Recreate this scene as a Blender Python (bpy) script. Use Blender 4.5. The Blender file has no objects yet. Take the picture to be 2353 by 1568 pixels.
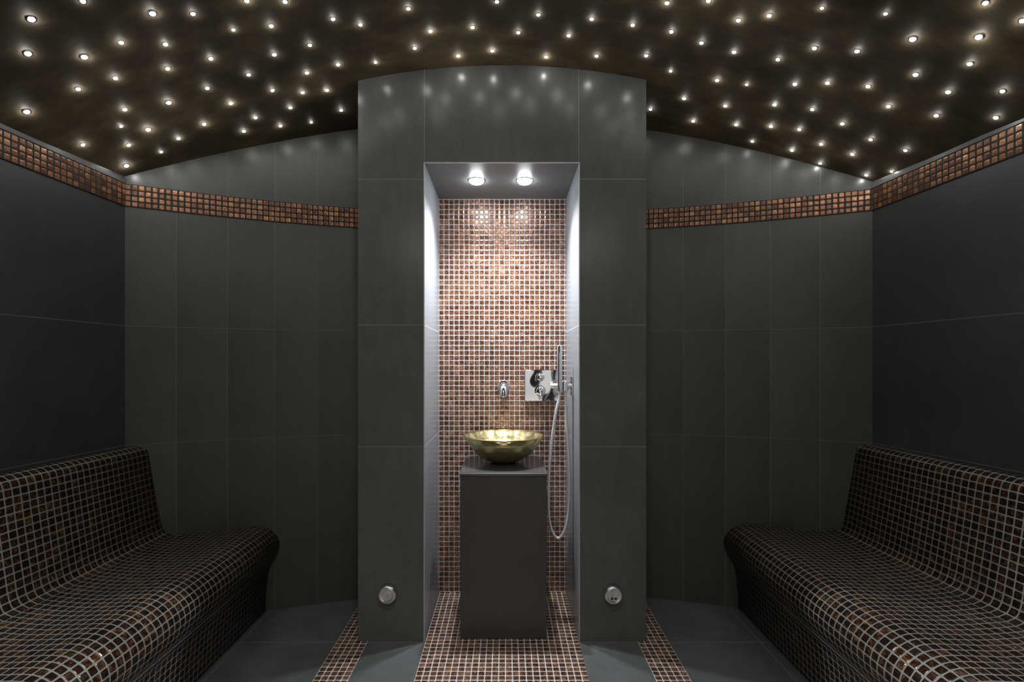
import bpy, bmesh, math, random
from mathutils import Vector, Matrix
random.seed(7)
scene = bpy.context.scene
coll = scene.collection
F = 1111.0; CX = 1163.0; CY = 838.0; CH = 1.256

# ------------------------------------------------------------------ helpers
def W(px, py, Y):
    return Vector(((px-CX)/F*Y, Y, CH-(py-CY)/F*Y))
def vault(x):
    return 2.613-0.160*(x+0.01)**2
def ywall(x):
    return 2.675-(0.144 if x < 0 else 0.1262)*x*x
XL, XR = -1.758, 1.738
YB = 1.3
def wl(y): return XL-.06*(2.23-max(y, YB))
def wr(y): return XR+.07*(2.294-max(y, YB))
YF = -1.1
PITCH = 0.026
PITCH2 = 0.0278

def link(ob):
    coll.objects.link(ob); return ob
def mesh_obj(name, verts, faces, mats, fmats=None, uvs=None, smooth=None, parent=None, kind=None, label=None, cat=None, group=None):
    off = parent.location if parent is not None else Vector((0, 0, 0))
    me = bpy.data.meshes.new(name)
    me.from_pydata([tuple(Vector(v)-off) for v in verts], [], faces)
    for m in (mats if isinstance(mats, (list, tuple)) else [mats]):
        me.materials.append(m)
    if fmats:
        for p, i in zip(me.polygons, fmats): p.material_index = i
    if smooth is not None:
        for i, p in enumerate(me.polygons):
            p.use_smooth = smooth if isinstance(smooth, bool) else smooth[i]
    if uvs:
        ul = me.uv_layers.new(name="UVMap")
        for p, fu in zip(me.polygons, uvs):
            for li, uv in zip(p.loop_indices, fu):
                ul.data[li].uv = uv
    me.update()
    ob = bpy.data.objects.new(name, me)
    if parent is not None: ob.parent = parent
    if kind: ob["kind"] = kind
    if label: ob["label"] = label
    if cat: ob["category"] = cat
    if group: ob["group"] = group
    return link(ob)
def empty(name, loc, label, cat, group=None):
    e = bpy.data.objects.new(name, None)
    e.location = loc; e.empty_display_size = 0.1
    e["label"] = label; e["category"] = cat
    if group: e["group"] = group
    return link(e)
def recalc(ob):
    bm = bmesh.new(); bm.from_mesh(ob.data)
    bmesh.ops.recalc_face_normals(bm, faces=bm.faces)
    bm.to_mesh(ob.data); bm.free()
def box(name, x0, x1, y0, y1, z0, z1, mat, parent=None, bevel=0.0, **k):
    v = [(x0,y0,z0),(x1,y0,z0),(x1,y1,z0),(x0,y1,z0),(x0,y0,z1),(x1,y0,z1),(x1,y1,z1),(x0,y1,z1)]
    f = [(0,3,2,1),(4,5,6,7),(0,1,5,4),(1,2,6,5),(2,3,7,6),(3,0,4,7)]
    uv = []
    for fc in f:
        pts = [v[i] for i in fc]
        n = (Vector(pts[1])-Vector(pts[0])).cross(Vector(pts[2])-Vector(pts[1]))
        a = max(range(3), key=lambda i: abs(n[i]))
        if a == 2: uv.append([(p[0]-x0, p[1]) for p in pts])
        elif a == 1: uv.append([(p[0], p[2]) for p in pts])
        else: uv.append([(p[1]+10, p[2]) for p in pts])
    ob = mesh_obj(name, v, f, mat, uvs=uv, parent=parent, **k)
    if bevel > 0:
        m = ob.modifiers.new("bevel", 'BEVEL'); m.width = bevel; m.segments = 3; m.limit_method = 'ANGLE'
    return ob
def lathe(name, prof, center, axis, mat, seg=48, parent=None, smooth=True, fm=None, **k):
    ax = Vector(axis).normalized()
    t = Vector((0,0,1)) if abs(ax.z) < .9 else Vector((1,0,0))
    a = ax.cross(t).normalized(); b = ax.cross(a).normalized()
    v = []; f = []; fms = []
    for r, h in prof:
        for i in range(seg):
            th = 2*math.pi*i/seg
            v.append(Vector(center)+ax*h+(a*math.cos(th)+b*math.sin(th))*max(r, 1e-5))
    for j in range(len(prof)-1):
        for i in range(seg):
            i2 = (i+1) % seg
            f.append((j*seg+i, j*seg+i2, (j+1)*seg+i2, (j+1)*seg+i)); fms.append(fm[j] if fm else 0)
    ob = mesh_obj(name, v, f, mat, fmats=fms, smooth=smooth, parent=parent, **k)
    recalc(ob)
    return ob
def catmull(P, n=8):
    P = [Vector(p) for p in P]
    out = []
    for i in range(len(P)-1):
        p0 = P[i-1] if i > 0 else P[i]*2-P[i+1]
        p1, p2 = P[i], P[i+1]
        p3 = P[i+2] if i+2 < len(P) else P[i+1]*2-P[i]
        for j in range(n):
            t = j/n
            out.append(0.5*((2*p1)+(p2-p0)*t+(2*p0-5*p1+4*p2-p3)*t*t+(3*p1-p0-3*p2+p3)*t**3))
    out.append(P[-1])
    return out
def tube(name, pts, r, mat, seg=16, parent=None, caps=True, **k):
    pts = [Vector(p) for p in pts]
    v = []; f = []; sm = []
    T = (pts[1]-pts[0]).normalized()
    up = Vector((0,0,1)) if abs(T.z) < .9 else Vector((1,0,0))
    N = (up-T*up.dot(T)).normalized()
    for i, p in enumerate(pts):
        if i == 0: T = (pts[1]-pts[0]).normalized()
        elif i == len(pts)-1: T = (pts[-1]-pts[-2]).normalized()
        else: T = (pts[i+1]-pts[i-1]).normalized()
        N = (N-T*N.dot(T)).normalized(); B = T.cross(N)
        rr = r[i] if isinstance(r, list) else r
        for s in range(seg):
            th = 2*math.pi*s/seg
            v.append(p+(N*math.cos(th)+B*math.sin(th))*rr)
    for i in range(len(pts)-1):
        for s in range(seg):
            s2 = (s+1) % seg
            f.append((i*seg+s, i*seg+s2, (i+1)*seg+s2, (i+1)*seg+s)); sm.append(True)
    if caps:
        f.append(tuple(range(seg))[::-1]); sm.append(False)
        f.append(tuple((len(pts)-1)*seg+s for s in range(seg))); sm.append(False)
    ob = mesh_obj(name, v, f, mat, smooth=sm, parent=parent, **k)
    recalc(ob)
    return ob

# ------------------------------------------------------------------ materials
class NT:
    def __init__(s, name):
        s.m = bpy.data.materials.new(name); s.m.use_nodes = True
        s.t = s.m.node_tree; s.b = s.t.nodes['Principled BSDF']
    def n(s, typ, **kw):
        nd = s.t.nodes.new(typ)
        for k, v in kw.items(): setattr(nd, k, v)
        return nd
    def l(s, a, b): s.t.links.new(a, b)
    def put(s, sock, v):
        if isinstance(v, bpy.types.NodeSocket): s.l(v, sock)
        else: sock.default_value = v
    def math(s, op, a, b=0.0, c=None, clamp=False):
        nd = s.n('ShaderNodeMath', operation=op); nd.use_clamp = clamp
        s.put(nd.inputs[0], a); s.put(nd.inputs[1], b)
        if c is not None: s.put(nd.inputs[2], c)
        return nd.outputs[0]
    def vmath(s, op, a, b=None):
        nd = s.n('ShaderNodeVectorMath', operation=op)
        s.put(nd.inputs[0], a)
        if b is not None: s.put(nd.inputs[1], b)
        return nd.outputs[0]
    def mix(s, fac, a, b, blend='MIX'):
        nd = s.n('ShaderNodeMix', data_type='RGBA', blend_type=blend)
        s.put(nd.inputs[0], fac); s.put(nd.inputs[6], a); s.put(nd.inputs[7], b)
        return nd.outputs[2]
    def ramp(s, fac, stops, interp='LINEAR'):
        nd = s.n('ShaderNodeValToRGB'); cr = nd.color_ramp; cr.interpolation = interp
        while len(cr.elements) < len(stops): cr.elements.new(0.5)
        for e, (p, c) in zip(cr.elements, stops):
            e.position = p; e.color = (*c, 1)
        s.put(nd.inputs[0], fac)
        return nd.outputs[0]
    def noise(s, vec, scale, detail=4, rough=.5):
        nd = s.n('ShaderNodeTexNoise'); s.put(nd.inputs['Vector'], vec)
        nd.inputs['Scale'].default_value = scale; nd.inputs['Detail'].default_value = detail
        nd.inputs['Roughness'].default_value = rough
        return nd.outputs[0]
    def mapr(s, v, a, b, c, d):
        nd = s.n('ShaderNodeMapRange'); s.put(nd.inputs[0], v)
        for i, x in enumerate((a, b, c, d)): nd.inputs[i+1].default_value = x
        return nd.outputs[0]

def tile_mat(name, us, vs, base, grout, rough=.38, width=.0014, var=.12, spec=.5, bump=0, grain_amt=1.0, rv=.02, cl=.14):
    s = NT(name)
    uv = s.n('ShaderNodeUVMap').outputs[0]
    sep = s.n('ShaderNodeSeparateXYZ'); s.l(uv, sep.inputs[0])
    u, v = sep.outputs[0], sep.outputs[1]
    mask = None; idv = 0.37
    for src, lst, k in ((u, us, 1.7), (v, vs, 7.3)):
        for x in lst:
            c = s.n('ShaderNodeMath', operation='COMPARE')
            s.l(src, c.inputs[0]); c.inputs[1].default_value = x; c.inputs[2].default_value = width
            mask = c.outputs[0] if mask is None else s.math('MAXIMUM', mask, c.outputs[0])
            idv = s.math('ADD', idv, s.math('MULTIPLY', s.math('GREATER_THAN', src, x), k))
    wn = s.n('ShaderNodeTexWhiteNoise', noise_dimensions='1D'); s.put(wn.inputs['W'], idv)
    tc = s.n('ShaderNodeTexCoord').outputs['Object']
    cloud = s.noise(tc, 2.6, 8, .65)
    mp = s.n('ShaderNodeMapping'); s.l(tc, mp.inputs[0]); mp.inputs['Scale'].default_value = (34, 34, 8)
    grain = s.noise(mp.outputs[0], 1.0, 5, .65)
    f = s.mapr(wn.outputs[0], 0, 1, 1-var, 1+var)
    f = s.math('MULTIPLY', f, s.mapr(cloud, .3, .7, 1-cl, 1+cl))
    f = s.math('MULTIPLY', f, s.mapr(grain, .2, .8, 1-.14*grain_amt, 1+.14*grain_amt))
    cm = s.n('ShaderNodeCombineXYZ')
    for i in range(3): s.l(s.math('MULTIPLY', f, base[i]), cm.inputs[i])
    col = s.mix(mask, cm.outputs[0], (*grout, 1))
    s.l(s.math('ADD', s.mapr(cloud, .3, .7, rough-rv, rough+rv), s.math('MULTIPLY', mask, .3)), s.b.inputs['Roughness'])
    if bump > 0:
        bm = s.n('ShaderNodeBump'); bm.inputs['Strength'].default_value = bump; bm.inputs['Distance'].default_value = .001
        s.l(s.math('SUBTRACT', s.math('MULTIPLY', grain, .15*grain_amt), mask), bm.inputs['Height'])
        s.l(bm.outputs[0], s.b.inputs['Normal'])
    s.l(col, s.b.inputs['Base Color'])
    s.b.inputs['Specular IOR Level'].default_value = spec
    return s.m

def mosaic_mat(name, grout, stops, gap=.40, jitter=.10, metal=.55, rough=.16, pitch=PITCH, cellv=.45, innv=.8, bump=.5):
    s = NT(name)
    uv = s.n('ShaderNodeUVMap').outputs[0]
    sc = s.vmath('MULTIPLY', uv, (1/pitch, 1/pitch, 1))
    cell = s.vmath('FLOOR', sc)
    fr = s.vmath('SUBTRACT', s.vmath('FRACTION', sc), (.5, .5, 0))
    ab = s.vmath('ABSOLUTE', fr)
    sep = s.n('ShaderNodeSeparateXYZ'); s.l(ab, sep.inputs[0])
    px = s.math('POWER', sep.outputs[0], 7.0); py = s.math('POWER', sep.outputs[1], 7.0)
    d = s.math('POWER', s.math('ADD', px, py), 1/7.0)
    tile = s.mapr(d, gap-.02, gap+.02, 1, 0)
    wn = s.n('ShaderNodeTexWhiteNoise', noise_dimensions='3D'); s.l(cell, wn.inputs['Vector'])
    big = s.noise(uv, 3.0, 3)
    off = s.vmath('ADD', uv, s.vmath('MULTIPLY', wn.outputs[1], (3, 3, 3)))
    inn = s.noise(off, 75, 3, .65)
    fac = s.math('ADD', .5, s.math('MULTIPLY', s.math('SUBTRACT', wn.outputs[0], .5), cellv))
    fac = s.math('ADD', fac, s.math('MULTIPLY', s.math('SUBTRACT', inn, .5), innv*2))
    fac = s.math('ADD', fac, s.math('MULTIPLY', s.math('SUBTRACT', big, .5), .35), clamp=True)
    col = s.ramp(fac, stops)
    gn = s.noise(uv, 30, 3)
    g = s.mix(gn, (*[c*.75 for c in grout], 1), (*[min(1, c*1.25) for c in grout], 1))
    s.l(s.mix(tile, g, col), s.b.inputs['Base Color'])
    s.l(s.math('MULTIPLY', tile, metal), s.b.inputs['Metallic'])
    s.l(s.mapr(tile, 0, 1, .6, rough), s.b.inputs['Roughness'])
    geo = s.n('ShaderNodeNewGeometry')
    j = s.vmath('MULTIPLY', s.vmath('SUBTRACT', wn.outputs[1], (.5, .5, .5)), (jitter, jitter, jitter))
    nn = s.vmath('NORMALIZE', s.vmath('ADD', geo.outputs['Normal'], j))
    bm = s.n('ShaderNodeBump'); bm.inputs['Strength'].default_value = bump; bm.inputs['Distance'].default_value = .002
    s.l(nn, bm.inputs['Normal'])
    h = s.math('ADD', s.mapr(d, gap-.12, gap+.04, 1, 0), s.math('MULTIPLY', inn, .3))
    s.l(h, bm.inputs['Height'])
    mixn = s.n('ShaderNodeMix', data_type='VECTOR')
    s.l(tile, mixn.inputs[0]); s.l(geo.outputs['Normal'], mixn.inputs[4]); s.l(bm.outputs[0], mixn.inputs[5])
    s.l(s.vmath('NORMALIZE', mixn.outputs[1]), s.b.inputs['Normal'])
    s.l(s.math('ADD', .1, s.math('MULTIPLY', tile, .4)), s.b.inputs['Specular IOR Level'])
    return s.m

def plain(name, col, rough=.4, metal=0.0, noise=None, emit=None, estr=0, spec=.5, warp=0):
    s = NT(name)
    s.b.inputs['Base Color'].default_value = (*col, 1)
    s.b.inputs['Roughness'].default_value = rough
    s.b.inputs['Metallic'].default_value = metal
    s.b.inputs['Specular IOR Level'].default_value = spec
    if noise:
        tc = s.n('ShaderNodeTexCoord').outputs['Object']
        nz = s.noise(tc, noise, 4)
        s.l(s.mix(nz, (*[c*.8 for c in col], 1), (*[min(1, c*1.2) for c in col], 1)), s.b.inputs['Base Color'])
        s.l(s.mapr(nz, .3, .7, rough*.85, rough*1.15), s.b.inputs['Roughness'])
        if warp:
            bm = s.n('ShaderNodeBump'); bm.inputs['Strength'].default_value = 1; bm.inputs['Distance'].default_value = warp
            s.l(s.noise(tc, noise, 1), bm.inputs['Height']); s.l(bm.outputs[0], s.b.inputs['Normal'])
    if emit:
        s.b.inputs['Emission Color'].default_value = (*emit, 1)
        s.b.inputs['Emission Strength'].default_value = estr
    return s.m

GROUT = (.1, .104, .1)
VS = [1.4345, .883]
def joint(px):
    x = (px-CX)/F*2.4
    for _ in range(20): x = (px-CX)/F*ywall(x)
    return x
JL = [joint(p) for p in (405, 523, 631, 730)]
JR = [joint(p) for p in (1570, 1667, 1770, 1885)]
m_back = tile_mat("curved_wall_slate_tile", JL+JR, VS, (.048, .050, .045), GROUT, rough=.34, spec=.38)
m_side = tile_mat("side_wall_slate_tile", [-.6], VS, (.037, .038, .039), GROUT, rough=.42)
m_pillar = tile_mat("pillar_slate_tile", [-.371, .329], VS+[2.096], (.098, .102, .1), (.19, .195, .195), rough=.27, var=.06, rv=.008, spec=.3)
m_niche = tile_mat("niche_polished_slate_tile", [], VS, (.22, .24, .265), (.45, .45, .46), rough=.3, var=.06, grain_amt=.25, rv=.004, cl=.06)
m_nceil = tile_mat("niche_ceiling_slate", [], [99], (.13, .132, .132), (.1, .1, .1), rough=.4, var=.05)
m_floor = tile_mat("floor_slate_tile", [-1.2, 1.15], [2.185, 1.3, .4], (.088, .092, .094), (.18, .18, .18), rough=.34, var=.08, cl=.3)
STOPS_N = [(0, (.03, .013, .009)), (.3, (.085, .037, .023)), (.5, (.175, .08, .047)), (.7, (.30, .145, .085)), (1, (.58, .36, .24))]
STOPS_F = [(0, (.03, .014, .01)), (.3, (.08, .037, .024)), (.5, (.17, .08, .047)), (.75, (.34, .18, .105)), (1, (.65, .42, .28))]
STOPS_B = [(0, (.022, .014, .011)), (.4, (.055, .031, .021)), (.6, (.12, .06, .033)), (.8, (.38, .17, .065)), (1, (.85, .45, .18))]
m_mos_niche = mosaic_mat("niche_glass_mosaic", (.48, .48, .49), STOPS_N, gap=.435, metal=.42, rough=.22, jitter=.05, cellv=.22, innv=.8, pitch=PITCH2)
m_mos_floor = mosaic_mat("floor_glass_mosaic", (.5, .5, .5), STOPS_F, gap=.43, metal=.45, pitch=PITCH2, cellv=.3)
m_mos_bench = mosaic_mat("bench_glass_mosaic", (.245, .255, .25), STOPS_B, gap=.42, jitter=.26, metal=.65, rough=.14, cellv=.25, innv=.8, pitch=PITCH2)
m_mos_band = mosaic_mat("border_glass_mosaic", (.022, .02, .018), [(0, (.04, .018, .01)), (.35, (.13, .056, .028)), (.65, (.29, .135, .06)), (1, (.6, .34, .16))], gap=.37, metal=.45, rough=.24, jitter=.05, cellv=.45, innv=.3, bump=.3)
m_chrome = plain("polished_chrome", (.88, .89, .91), .08, 1, noise=8)
m_steel = plain("brushed_steel", (.6, .6, .62), .3, 1.0, noise=30)
m_edge = plain("satin_edge_profile", (.45, .45, .46), .4, .3, noise=30)
m_satin = plain("satin_face", (.7, .71, .7), .16, .75, noise=30)
m_hose = plain("steel_hose", (.8, .81, .84), .3, .55, noise=300)
m_ped = plain("anthracite_stone", (.046, .048, .049), .4, 0, noise=5)
m_pedtop = plain("polished_anthracite_stone", (.055, .057, .059), .2, 0, noise=6)
m_dark = plain("dark_hole", (.01, .01, .01), .6, 0, noise=5)
m_star = plain("star_light_lens", (1, 1, 1), .3, 0, emit=(1, .99, .96), estr=250)
m_bulb = plain("spot_bulb", (1, 1, 1), .3, 0, emit=(.97, .98, 1), estr=110)
m_fillpanel = plain("fill_panel_glow", (.5, .5, .5), .5, 0, noise=4, emit=(1, .97, .93), estr=.7)  # emission for the added fill panel, not a real source

s = NT("ceiling_polished_plaster")
tc = s.n('ShaderNodeTexCoord').outputs['Object']
mp = s.n('ShaderNodeMapping'); s.l(tc, mp.inputs[0]); mp.inputs['Scale'].default_value = (1.0, 2.0, 1)
n1 = s.noise(mp.outputs[0], 1.5, 4, .5); n2 = s.noise(mp.outputs[0], 7, 10, .72)
f = s.math('ADD', s.math('MULTIPLY', n1, .6), s.math('MULTIPLY', n2, .4))
s.l(s.ramp(f, [(.36, (.055, .046, .034)), (.46, (.09, .073, .050)), (.54, (.15, .12, .074)), (.64, (.25, .19, .108))]), s.b.inputs['Base Color'])
s.l(s.mapr(n2, .3, .7, .55, .8), s.b.inputs['Roughness'])
s.b.inputs['Specular IOR Level'].default_value = .2
m_ceil = s.m

def gold(name, stops, rough, vbump, metal):
    s = NT(name)
    tc = s.n('ShaderNodeTexCoord').outputs['Object']
    n1 = s.noise(tc, 34, 6, .75); vo = s.n('ShaderNodeTexVoronoi'); vo.inputs['Scale'].default_value = 28; s.l(tc, vo.inputs['Vector'])
    s.l(s.ramp(n1, stops), s.b.inputs['Base Color'])
    s.b.inputs['Metallic'].default_value = metal
    s.l(s.mapr(n1, .3, .7, rough*.7, rough*1.3), s.b.inputs['Roughness'])
    bm = s.n('ShaderNodeBump'); bm.inputs['Strength'].default_value = vbump; bm.inputs['Distance'].default_value = .004
    s.l(vo.outputs['Distance'], bm.inputs['Height']); s.l(bm.outputs[0], s.b.inputs['Normal'])
    return s.m
m_gold = gold("brass_outer", [(.35, (.46, .40, .17)), (.5, (.6, .53, .25)), (.65, (.74, .67, .36))], .18, .08, .85)
m_goldin = gold("gold_leaf_inner", [(.35, (.28, .235, .11)), (.5, (.52, .45, .24)), (.62, (.8, .73, .48))], .32, .25, .88)
m_goldrim = plain("gold_rim", (.8, .6, .25), .18, 1.0, noise=20)

# ------------------------------------------------------------------ room shell
def strip_wall(name, pts, z0, top, mat, ufun):
    v = []; f = []; uv = []
    for x, y in pts:
        v.append((x, y, z0)); v.append((x, y, top(x) if callable(top) else top))
    for i in range(len(pts)-1):
        q = (2*i, 2*i+2, 2*i+3, 2*i+1)
        f.append(q); uv.append([(ufun(v[k]), v[k][2]) for k in q])
    return mesh_obj(name, v, f, mat, uvs=uv, kind="structure")
def facet_pts(xs, off=0.0):
    res = []
    for a, b in zip(xs[:-1], xs[1:]):
        ya, yb = ywall(a), ywall(b)
        for k in range(6):
            t = k/6
            res.append((a+(b-a)*t, ya+(yb-ya)*t-off))
    res.append((xs[-1], ywall(xs[-1])-off))
    return res
XLS = [XL]+JL+[-.79, -.60]
XRS = [.56, .76]+JR+[XR]
vt = lambda x: vault(x)+.02
strip_wall("wall_back_left", facet_pts(XLS), 0, vt, m_back, lambda p: p[0])
strip_wall("wall_back_right", facet_pts(XRS), 0, vt, m_back, lambda p: p[0])
strip_wall("wall_left", [(wl(YF), YF), (wl(YB), YB), (XL, ywall(XL))], 0, vt, m_side, lambda p: p[1])
strip_wall("wall_right", [(XR, ywall(XR)), (wr(YB), YB), (wr(YF), YF)], 0, vt, m_side, lambda p: p[1])
xs = [wl(YF)+(wr(YF)-wl(YF))*i/24 for i in range(25)]
strip_wall("wall_front", [(x, YF) for x in xs[::-1]], 0, vt, m_side, lambda p: p[0])
NX = 64
XA, XB = -1.83, 1.83
v = []; f = []
for i in range(NX+1):
    x = XA+(XB-XA)*i/NX
    v += [(x, YF, vault(x)), (x, 2.75, vault(x))]
for i in range(NX): f.append((2*i, 2*i+1, 2*i+3, 2*i+2))
mesh_obj("ceiling", v, f, m_ceil, smooth=True, kind="structure")
v = [(XA, YF, 0), (XB, YF, 0), (XB, 2.75, 0), (XA, 2.75, 0)]
mesh_obj("floor", v, [(0, 1, 2, 3)], m_floor, uvs=[[(p[0], p[1]) for p in v]], kind="structure")
# added glowing panel on the unseen wall behind the viewer, brightens low areas
box("fill_panel_1", -.45, .45, YF, YF+.012, .01, 2.1, m_fillpanel, kind="structure")

PX0, PX1, NX0, NX1 = -.671, .635, -.371, .331
PY, NY, NZ = 2.191, 2.672, 2.171
v = []; f = []; fm = []; uv = []
def quad(pts, mi, uvf):
    b = len(v); v.extend(pts); f.append(tuple(range(b, b+len(pts)))); fm.append(mi); uv.append([uvf(p) for p in pts])
fr = lambda p: (p[0], p[2])
sd = lambda p: (p[1]+10, p[2])
tp = lambda p: (p[0]+20, p[1]+20)
quad([(PX0, PY, 0), (NX0, PY, 0), (NX0, PY, NZ), (PX0, PY, NZ)], 0, fr)
quad([(NX1, PY, 0), (PX1, PY, 0), (PX1, PY, NZ), (NX1, PY, NZ)], 0, fr)
xs = sorted(set([PX0+(PX1-PX0)*i/30 for i in range(31)]+[NX0, NX1]))
for a, b in zip(xs[:-1], xs[1:]):
    quad([(a, PY, NZ), (b, PY, NZ), (b, PY, vault(b)+.01), (a, PY, vault(a)+.01)], 0, fr)
quad([(PX0, 2.72, 0), (PX0, PY, 0), (PX0, PY, vault(PX0)+.01), (PX0, 2.72, vault(PX0)+.01)], 0, sd)
quad([(PX1, PY, 0), (PX1, 2.72, 0), (PX1, 2.72, vault(PX1)+.01), (PX1, PY, vault(PX1)+.01)], 0, sd)
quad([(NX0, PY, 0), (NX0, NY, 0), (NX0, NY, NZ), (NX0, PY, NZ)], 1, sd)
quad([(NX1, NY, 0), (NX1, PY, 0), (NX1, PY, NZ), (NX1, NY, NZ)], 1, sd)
quad([(NX0, PY, NZ), (NX0, NY, NZ), (NX1, NY, NZ), (NX1, PY, NZ)], 2, tp)
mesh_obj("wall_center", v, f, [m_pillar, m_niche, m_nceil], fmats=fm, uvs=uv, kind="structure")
v = [(NX0, NY, 0), (NX1, NY, 0), (NX1, NY, NZ), (NX0, NY, NZ)]
mesh_obj("wall_niche", v, [(0, 1, 2, 3)], m_mos_niche, uvs=[[(p[0]-NX0, p[2]) for p in v]], kind="structure")

tn = [0]
def tname():
    tn[0] += 1; return "trim_%d" % tn[0]
def band(pts, ins, mat, z0, z1, th=.004):
    v = []; f = []; uv = []; L = 0; Ls = []
    for i, (x, y) in enumerate(pts):
        if i: L += math.hypot(x-pts[i-1][0], y-pts[i-1][1])
        Ls.append(L); nx, ny = ins[i]
        v += [(x, y, z0), (x+nx*th, y+ny*th, z0), (x+nx*th, y+ny*th, z1), (x, y, z1)]
    for i in range(len(pts)-1):
        a, b = 4*i, 4*i+4
        for k in range(3):
            f.append((a+k, b+k, b+k+1, a+k+1))
            z = [(0, 0), (0, z1-z0), (z1-z0, z1-z0)][k]
            uv.append([(Ls[i], z[0]), (Ls[i+1], z[0]), (Ls[i+1], z[1]), (Ls[i], z[1])])
    ob = mesh_obj(tname(), v, f, mat, uvs=uv, kind="structure")
    recalc(ob); return ob
BZ0 = 1.986; BZ1 = BZ0+4*PITCH
band(facet_pts(XLS), [(0, -1)]*100, m_mos_band, BZ0, BZ1)
band(facet_pts(XRS), [(0, -1)]*100, m_mos_band, BZ0, BZ1)
SL = [(wl(YB), YB), (XL, ywall(XL))]; SR = [(wr(YB), YB), (XR, ywall(XR))]
band(SL, [(1, 0)]*2, m_mos_band, BZ0, BZ1)
band(SR, [(-1, 0)]*2, m_mos_band, BZ0, BZ1)
m_ledge = plain("pale_grey_joint", (.05, .05, .05), .5, 0, noise=12)
band(SL, [(1, 0)]*2, m_ledge, BZ1+.001, BZ1+.018, th=.006)
band(SR, [(-1, 0)]*2, m_ledge, BZ1+.001, BZ1+.018, th=.006)
def fstrip(x0, x1, y0, y1):
    box(tname(), x0, x1, y0, y1, 0.0, .0025, m_mos_floor, kind="structure")
fstrip(-.364, .338-.01, YF+.02, NY-.001)
fstrip(-.766, -.766+5*PITCH2, YF+.02, 2.56)
fstrip(.595, .595+5*PITCH2, YF+.02, 2.56)
box(tname(), NX0-.003, NX0+.002, PY-.002, PY+.004, 0, NZ, m_edge, kind="structure")
box(tname(), NX1-.002, NX1+.003, PY-.002, PY+.004, 0, NZ, m_edge, kind="structure")
box(tname(), NX0-.003, NX1+.003, PY-.002, PY+.004, NZ-.002, NZ+.002, m_edge, kind="structure")

# ------------------------------------------------------------------ benches
def bench(xw, sg, stretch, wf, label):
    e = empty("tiled_bench", (xw+sg*.3, .6, 0), label, "bench", "heated mosaic benches")
    def prism(name, crv, close, arc0):
        C = [Vector((p[0], p[1], 0)) for p in crv]
        C = catmull(C, 6)
        n = len(C)
        arc = [arc0]
        for a, b in zip(C[:-1], C[1:]): arc.append(arc[-1]+(b-a).length)
        allp = [(p.x, p.y) for p in C]+close
        v = []; f = []; uv = []; sm = []
        N = len(allp)
        for (d, z) in allp:
            for y in (YF+.02, YB, None):
                x = xw+sg*d*stretch
                yy = ywall(x)-.001 if y is None else y
                w_ = wf(yy)
                if d < .005: x = w_+sg*.001
                if sg*(x-w_) < .001: x = w_+sg*.001
                if y is None: yy = ywall(x)-.001
                v.append((x, yy, z))
        for i in range(N):
            j = (i+1) % N
            ai = arc[i] if i < n else 0; aj = arc[j] if j < n and i < n else ai+.1
            for o in (0, 1):
                q = (3*i+o, 3*i+o+1, 3*j+o+1, 3*j+o)
                f.append(q)
                uv.append([(v[q[0]][1], ai), (v[q[1]][1], ai), (v[q[2]][1], aj), (v[q[3]][1], aj)])
                sm.append(i < n-1)
        for o in (0, 2):
            fc = tuple(3*i+o for i in range(N)); f.append(fc)
            uv.append([(v[k][0], v[k][2]) for k in fc]); sm.append(False)
        ob = mesh_obj(name, v, f, m_mos_bench, uvs=uv, smooth=sm, parent=e)
        recalc(ob)
        return arc[-1]
    a = prism("backrest", [(0.002, .866), (.03, .878), (.055, .876), (.078, .86), (.088, .83), (.099, .74), (.112, .64), (.126, .54), (.134, .49), (.147, .458), (.175, .443)], [(.002, .443)], 0)
    a = prism("seat", [(.175, .443), (.25, .436), (.33, .432), (.42, .434), (.49, .436), (.53, .43), (.565, .41), (.592, .378), (.603, .34), (.600, .305), (.588, .27), (.572, .24)], [(.002, .24), (.002, .443)], a)
    prism("base", [(.572, .24), (.556, .20), (.545, .1), (.54, 0)], [(.002, 0), (.002, .24)], a)
bench(-1.765, 1, 1.0, wl, "curved built-in bench covered in dark copper glass mosaic")
bench(1.77, -1, 1.06, wr, "deeper curved built-in bench in dark copper glass mosaic with backrest")

# ------------------------------------------------------------------ pedestal, basin
e = empty("pedestal", (-.012, 2.41, .0025), "square anthracite stone pedestal with pale top edge standing in niche", "pedestal")
box("body", -.209, .185, 2.208, 2.63, .0025, .745, m_ped, parent=e, bevel=.002)
box("top_plate", -.212, .188, 2.203, 2.635, .745, .765, m_pedtop, parent=e, bevel=.0015, label="polished stone top plate")
box("edge_strip", -.213, .189, 2.2015, 2.2035, .757, .763, m_steel, parent=e, label="pale steel edge strip")
BY = 2.44
bowl = empty("washbasin", (-.012, BY, .765), "round golden glass vessel basin resting on stone pedestal", "basin")
lathe("bowl", [(0, .001), (.05, .0), (.06, .004), (.092, .014), (.125, .034), (.156, .064), (.181, .098), (.200, .134),
               (.194, .134), (.174, .10), (.148, .068), (.118, .04), (.085, .02), (.05, .012), (0, .010)], (-.012, BY, .765), (0, 0, 1), [m_gold, m_goldin], seg=64, parent=bowl,
      fm=[0]*8+[1]*6)
lathe("rim", [(.201, .131), (.2025, .134), (.2005, .1375), (.1955, .1375), (.1935, .134), (.195, .131), (.201, .131)], (-.012, BY, .765), (0, 0, 1), m_goldrim, seg=64, parent=bowl, label="thin bright gold rim")
lathe("drain", [(0, .016), (.018, .016), (.021, .014), (.021, .010)], (-.012, BY, .765), (0, 0, 1), m_chrome, seg=24, parent=bowl, label="round chrome drain")

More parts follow.
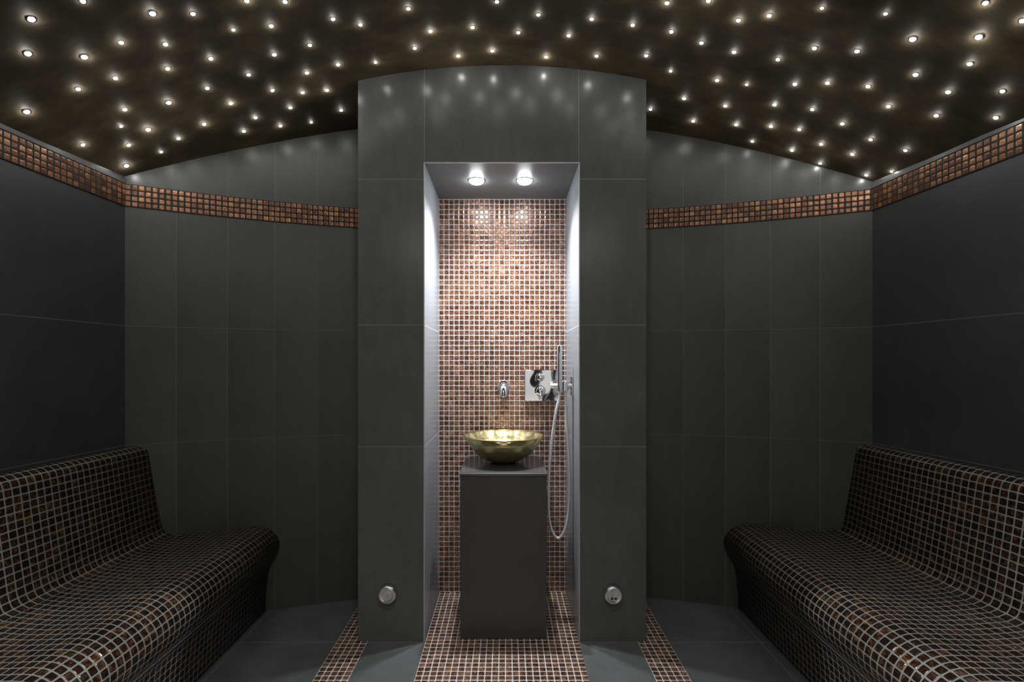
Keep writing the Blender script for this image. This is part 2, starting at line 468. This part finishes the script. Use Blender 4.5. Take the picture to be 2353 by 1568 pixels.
# ------------------------------------------------------------------ wall spout
sx = -.014
e = empty("wall_spout", (sx, NY, 1.13), "small chrome wall spout above the golden basin", "faucet")
lathe("rosette", [(0, 0), (.034, 0), (.034, .006), (.031, .009), (0, .009)], (sx, NY, 1.135), (0, -1, 0), m_chrome, parent=e)
tube("spout", catmull([(sx, NY-.005, 1.14), (sx, NY-.07, 1.14), (sx, NY-.105, 1.133), (sx, NY-.122, 1.112), (sx, NY-.125, 1.085)], 6), .021, m_chrome, seg=24, parent=e)
lathe("outlet", [(0, 0), (.016, 0), (.016, .004)], (sx, NY-.125, 1.0835), (0, 0, 1), m_dark, seg=20, parent=e, label="dark spout opening")

# ------------------------------------------------------------------ mixer
mx0, mx1, mz0, mz1 = .10, .282, 1.053, 1.228
e = empty("shower_mixer", ((mx0+mx1)/2, NY, mz0), "square polished chrome thermostatic mixer plate on mosaic wall", "shower mixer")
m_plate = plain("chrome_plate", (.6, .61, .63), .08, 1, noise=6, warp=.028)
PT = .022
box("plate", mx0, mx1, NY-PT, NY, mz0, mz1, m_plate, parent=e, bevel=.004)
kx = .186
lathe("knob", [(0, .040), (.016, .040), (.019, .037), (.019, .01), (.023, .004), (.023, 0)], (kx, NY-PT, 1.187), (0, -1, 0), m_chrome, parent=e, seg=32)
lathe("knob", [(0, .046), (.021, .046), (.025, .042), (.025, .012), (.030, .006), (.030, 0)], (kx, NY-PT, 1.112), (0, -1, 0), m_chrome, parent=e, seg=32)
tube("lever", [(kx+.003, NY-.06, 1.189), (kx+.020, NY-.07, 1.203)], .004, m_chrome, seg=12, parent=e)
tube("lever", [(kx, NY-.062, 1.108), (kx-.004, NY-.08, 1.072)], .005, m_chrome, seg=12, parent=e)

# ------------------------------------------------------------------ hand shower
YS = 2.40
hx = (1285-CX)/F*YS
e = empty("hand_shower", (NX1, YS, 1.148), "slim chrome stick hand shower with looping hose beside basin", "shower")
box("wall_plate", NX1-.008, NX1, YS-.025, YS+.025, 1.10, 1.195, m_chrome, parent=e, bevel=.003)
tube("holder", [(NX1-.005, YS, 1.148), (hx-.045, YS, 1.15)], .0125, m_hose, parent=e)
lathe("holder_collar", [(0, -.024), (.02, -.024), (.021, -.02), (.021, .02), (.02, .024), (0, .024)], (hx+.025, YS, 1.149), (0, 0, 1), m_chrome, seg=28, parent=e)
tube("handset", [(hx, YS-.014, 1.115), (hx, YS-.014, 1.125), (hx, YS-.014, 1.345), (hx, YS-.014, 1.352)], [.009, .0125, .0125, .0105], m_chrome, seg=24, parent=e)
hp = [(1285, 888), (1285, 912), (1276, 955), (1265, 1040), (1260, 1130), (1262, 1190), (1270, 1224), (1283, 1237), (1297, 1218), (1306, 1170), (1308, 1080), (1303, 990), (1300, 930), (1300, 900)]
ys = [YS-.012]*2+[YS-.02]*3+[YS-.01]*4+[YS]*5
tube("hose", catmull([W(a, b, y) for (a, b), y in zip(hp, ys)], 8), .0068, m_hose, seg=12, parent=e, label="braided steel hose")

# ------------------------------------------------------------------ steam outlets
def outlet(x, z, label, marks):
    e = empty("steam_outlet", (x, PY, z), label, "steam outlet", "chrome steam outlets")
    lathe("body", [(0, 0), (.040, 0), (.040, .030), (.038, .035), (.035, .035)], (x, PY, z), (0, -1, 0), m_chrome, parent=e)
    lathe("cap", [(.0375, .0345), (.0375, .038), (.035, .040), (.030, .041), (.028, .0395), (.012, .041), (0, .0415)], (x, PY, z), (0, -1, 0), m_satin, parent=e, label="satin steel face disc")
    if marks:
        for dx in (-.009, .007):
            lathe("vent_hole", [(0, .0430), (.005, .0430), (.005, .040)], (x+dx, PY, z-.010), (0, -1, 0), m_dark, seg=16, parent=e, label="small dark vent hole")
outlet(-.532, .226, "round chrome steam outlet cap low on slate pillar", False)
outlet(.480, .224, "round chrome steam outlet cap with two small dark holes", True)

# ------------------------------------------------------------------ niche downlights
for lx in (-.147, .092):
    e = empty("recessed_downlight", (lx, 2.403, NZ), "round recessed spotlight glowing white in niche ceiling", "spotlight", "niche spotlights")
    lathe("ring", [(.042, 0), (.042, .002), (.040, .003), (.036, .002), (.036, 0)], (lx, 2.403, NZ), (0, 0, -1), m_steel, seg=40, parent=e)
    lathe("bulb", [(.035, .001), (.034, .007), (.028, .013), (.016, .017), (0, .018)], (lx, 2.403, NZ), (0, 0, -1), m_bulb, seg=32, parent=e, label="glowing white lamp lens")
    ld = bpy.data.lights.new("niche_spot", 'SPOT'); ld.energy = 70; ld.color = (.96, .98, 1)
    ld.spot_size = math.radians(134); ld.spot_blend = 1.0; ld.shadow_soft_size = .022
    lo = bpy.data.objects.new("niche_spot", ld); link(lo)
    lo.parent = e; lo.location = (0, 0, -.045); lo.rotation_euler = (math.radians(-11), 0, 0)

# ------------------------------------------------------------------ star lights
stars = """71,43 350,30 443,31 536,68 623,59 655,3 765,43 828,56 938,19 989,71 1086,62 1142,3 1237,33 1191,74 1307,81 1360,43 1454,57 1543,72 1533,6
1768,35 1697,46 1889,18 2035,31 2265,6 2350,47 1628,1 190,2 567,1 63,122 193,130 278,97 380,101 484,134 630,125 712,103 777,148 863,143 953,110 1053,128
1131,116 1255,130 1371,128 1485,127 1612,98 1687,119 1788,136 1872,110 1970,117 2098,89 2250,84 2229,146 265,179 179,204 385,157 476,202 571,171 705,167
626,207 695,212 751,207 387,235 286,251 61,256 530,237 587,270 667,247 784,253 715,281 644,289 560,301 469,285 410,318 340,297 278,290 295,333 190,332
370,349 290,380 1541,163 1648,184 1716,194 1827,193 1902,190 1995,198 2104,171 2179,211 2304,209 1572,226 1495,251 1667,243 1780,240 1867,251 2042,244
2152,265 2289,270 1593,278 1692,286 1772,290 1837,297 1936,284 2001,320 1729,325 1820,345 1887,331 1959,354 1885,375 2081,345 2049,394 1991,402""".split()
small = {"863,143", "1716,194", "278,290", "2049,394", "1541,163", "715,281", "370,349", "1729,325", "536,68", "2035,31", "1889,18"}
big = {"63,122", "61,256", "290,380", "350,30", "2098,89", "71,43", "2250,84", "340,297", "387,235", "193,130"}
proto = None
for st in stars:
    px, py = map(float, st.split(','))
    dx, dz = (px-CX)/F, (CY-py)/F
    lo_, hi = .5, 4.0
    for _ in range(50):
        t = (lo_+hi)/2
        if CH+dz*t < vault(dx*t): lo_ = t
        else: hi = t
    x = dx*t; y = t
    if PX0-.01 < x < PX1+.01: y = min(y, PY-.02)
    else: y = min(y, ywall(x)-.012)
    slope = -0.32*(x+.01)
    n = Vector((slope, 0, -1)).normalized()
    if proto is None:
        proto = lathe("star_light", [(.0085, -.002), (.0085, .0014), (.0068, .0018), (.0064, .0020), (.0052, .0035), (.0032, .0046), (0, .0051)], (0, 0, 0), (0, 0, 1), [m_steel, m_star], seg=14, fm=[0, 0, 0, 1, 1, 1],
                      label="tiny glowing fibre-optic star point set in dark ceiling", cat="ceiling light", group="fibre-optic starry ceiling lights")
        ob = proto
    else:
        ob = proto.copy(); coll.objects.link(ob)
    ob.location = (x, y, vault(x))
    sc = .75 if st in small else (1.3 if st in big else 1.0)
    ob.rotation_mode = 'QUATERNION'
    ob.rotation_quaternion = Vector((0, 0, 1)).rotation_difference(n)
    ob.scale = (sc, sc, sc)

# ------------------------------------------------------------------ added fill lights under the unseen vault, without fixtures
for (x, y, en) in ((-.8, -.5, 8), (.8, -.5, 8), (0, .4, 11)):
    ld = bpy.data.lights.new("fill_lamp", 'AREA'); ld.shape = 'DISK'; ld.size = .12; ld.energy = en; ld.color = (1, .97, .93)
    lo = bpy.data.objects.new("fill_lamp", ld); lo.location = (x, y, vault(x)-.03); link(lo)

w = bpy.data.worlds.new("World"); scene.world = w; w.use_nodes = True
w.node_tree.nodes['Background'].inputs[0].default_value = (.02, .02, .02, 1)

cam = bpy.data.cameras.new("camera"); co = bpy.data.objects.new("camera", cam); link(co)
cam.sensor_width = 36; cam.lens = F/2353*36
cam.shift_x = (2353/2-CX)/2353; cam.shift_y = (CY-784)/2353
cam.clip_start = .02
co.location = (0, 0, CH); co.rotation_euler = (math.pi/2, 0, 0)
scene.camera = co
scene.view_settings.view_transform = 'Standard'
scene.view_settings.exposure = 0
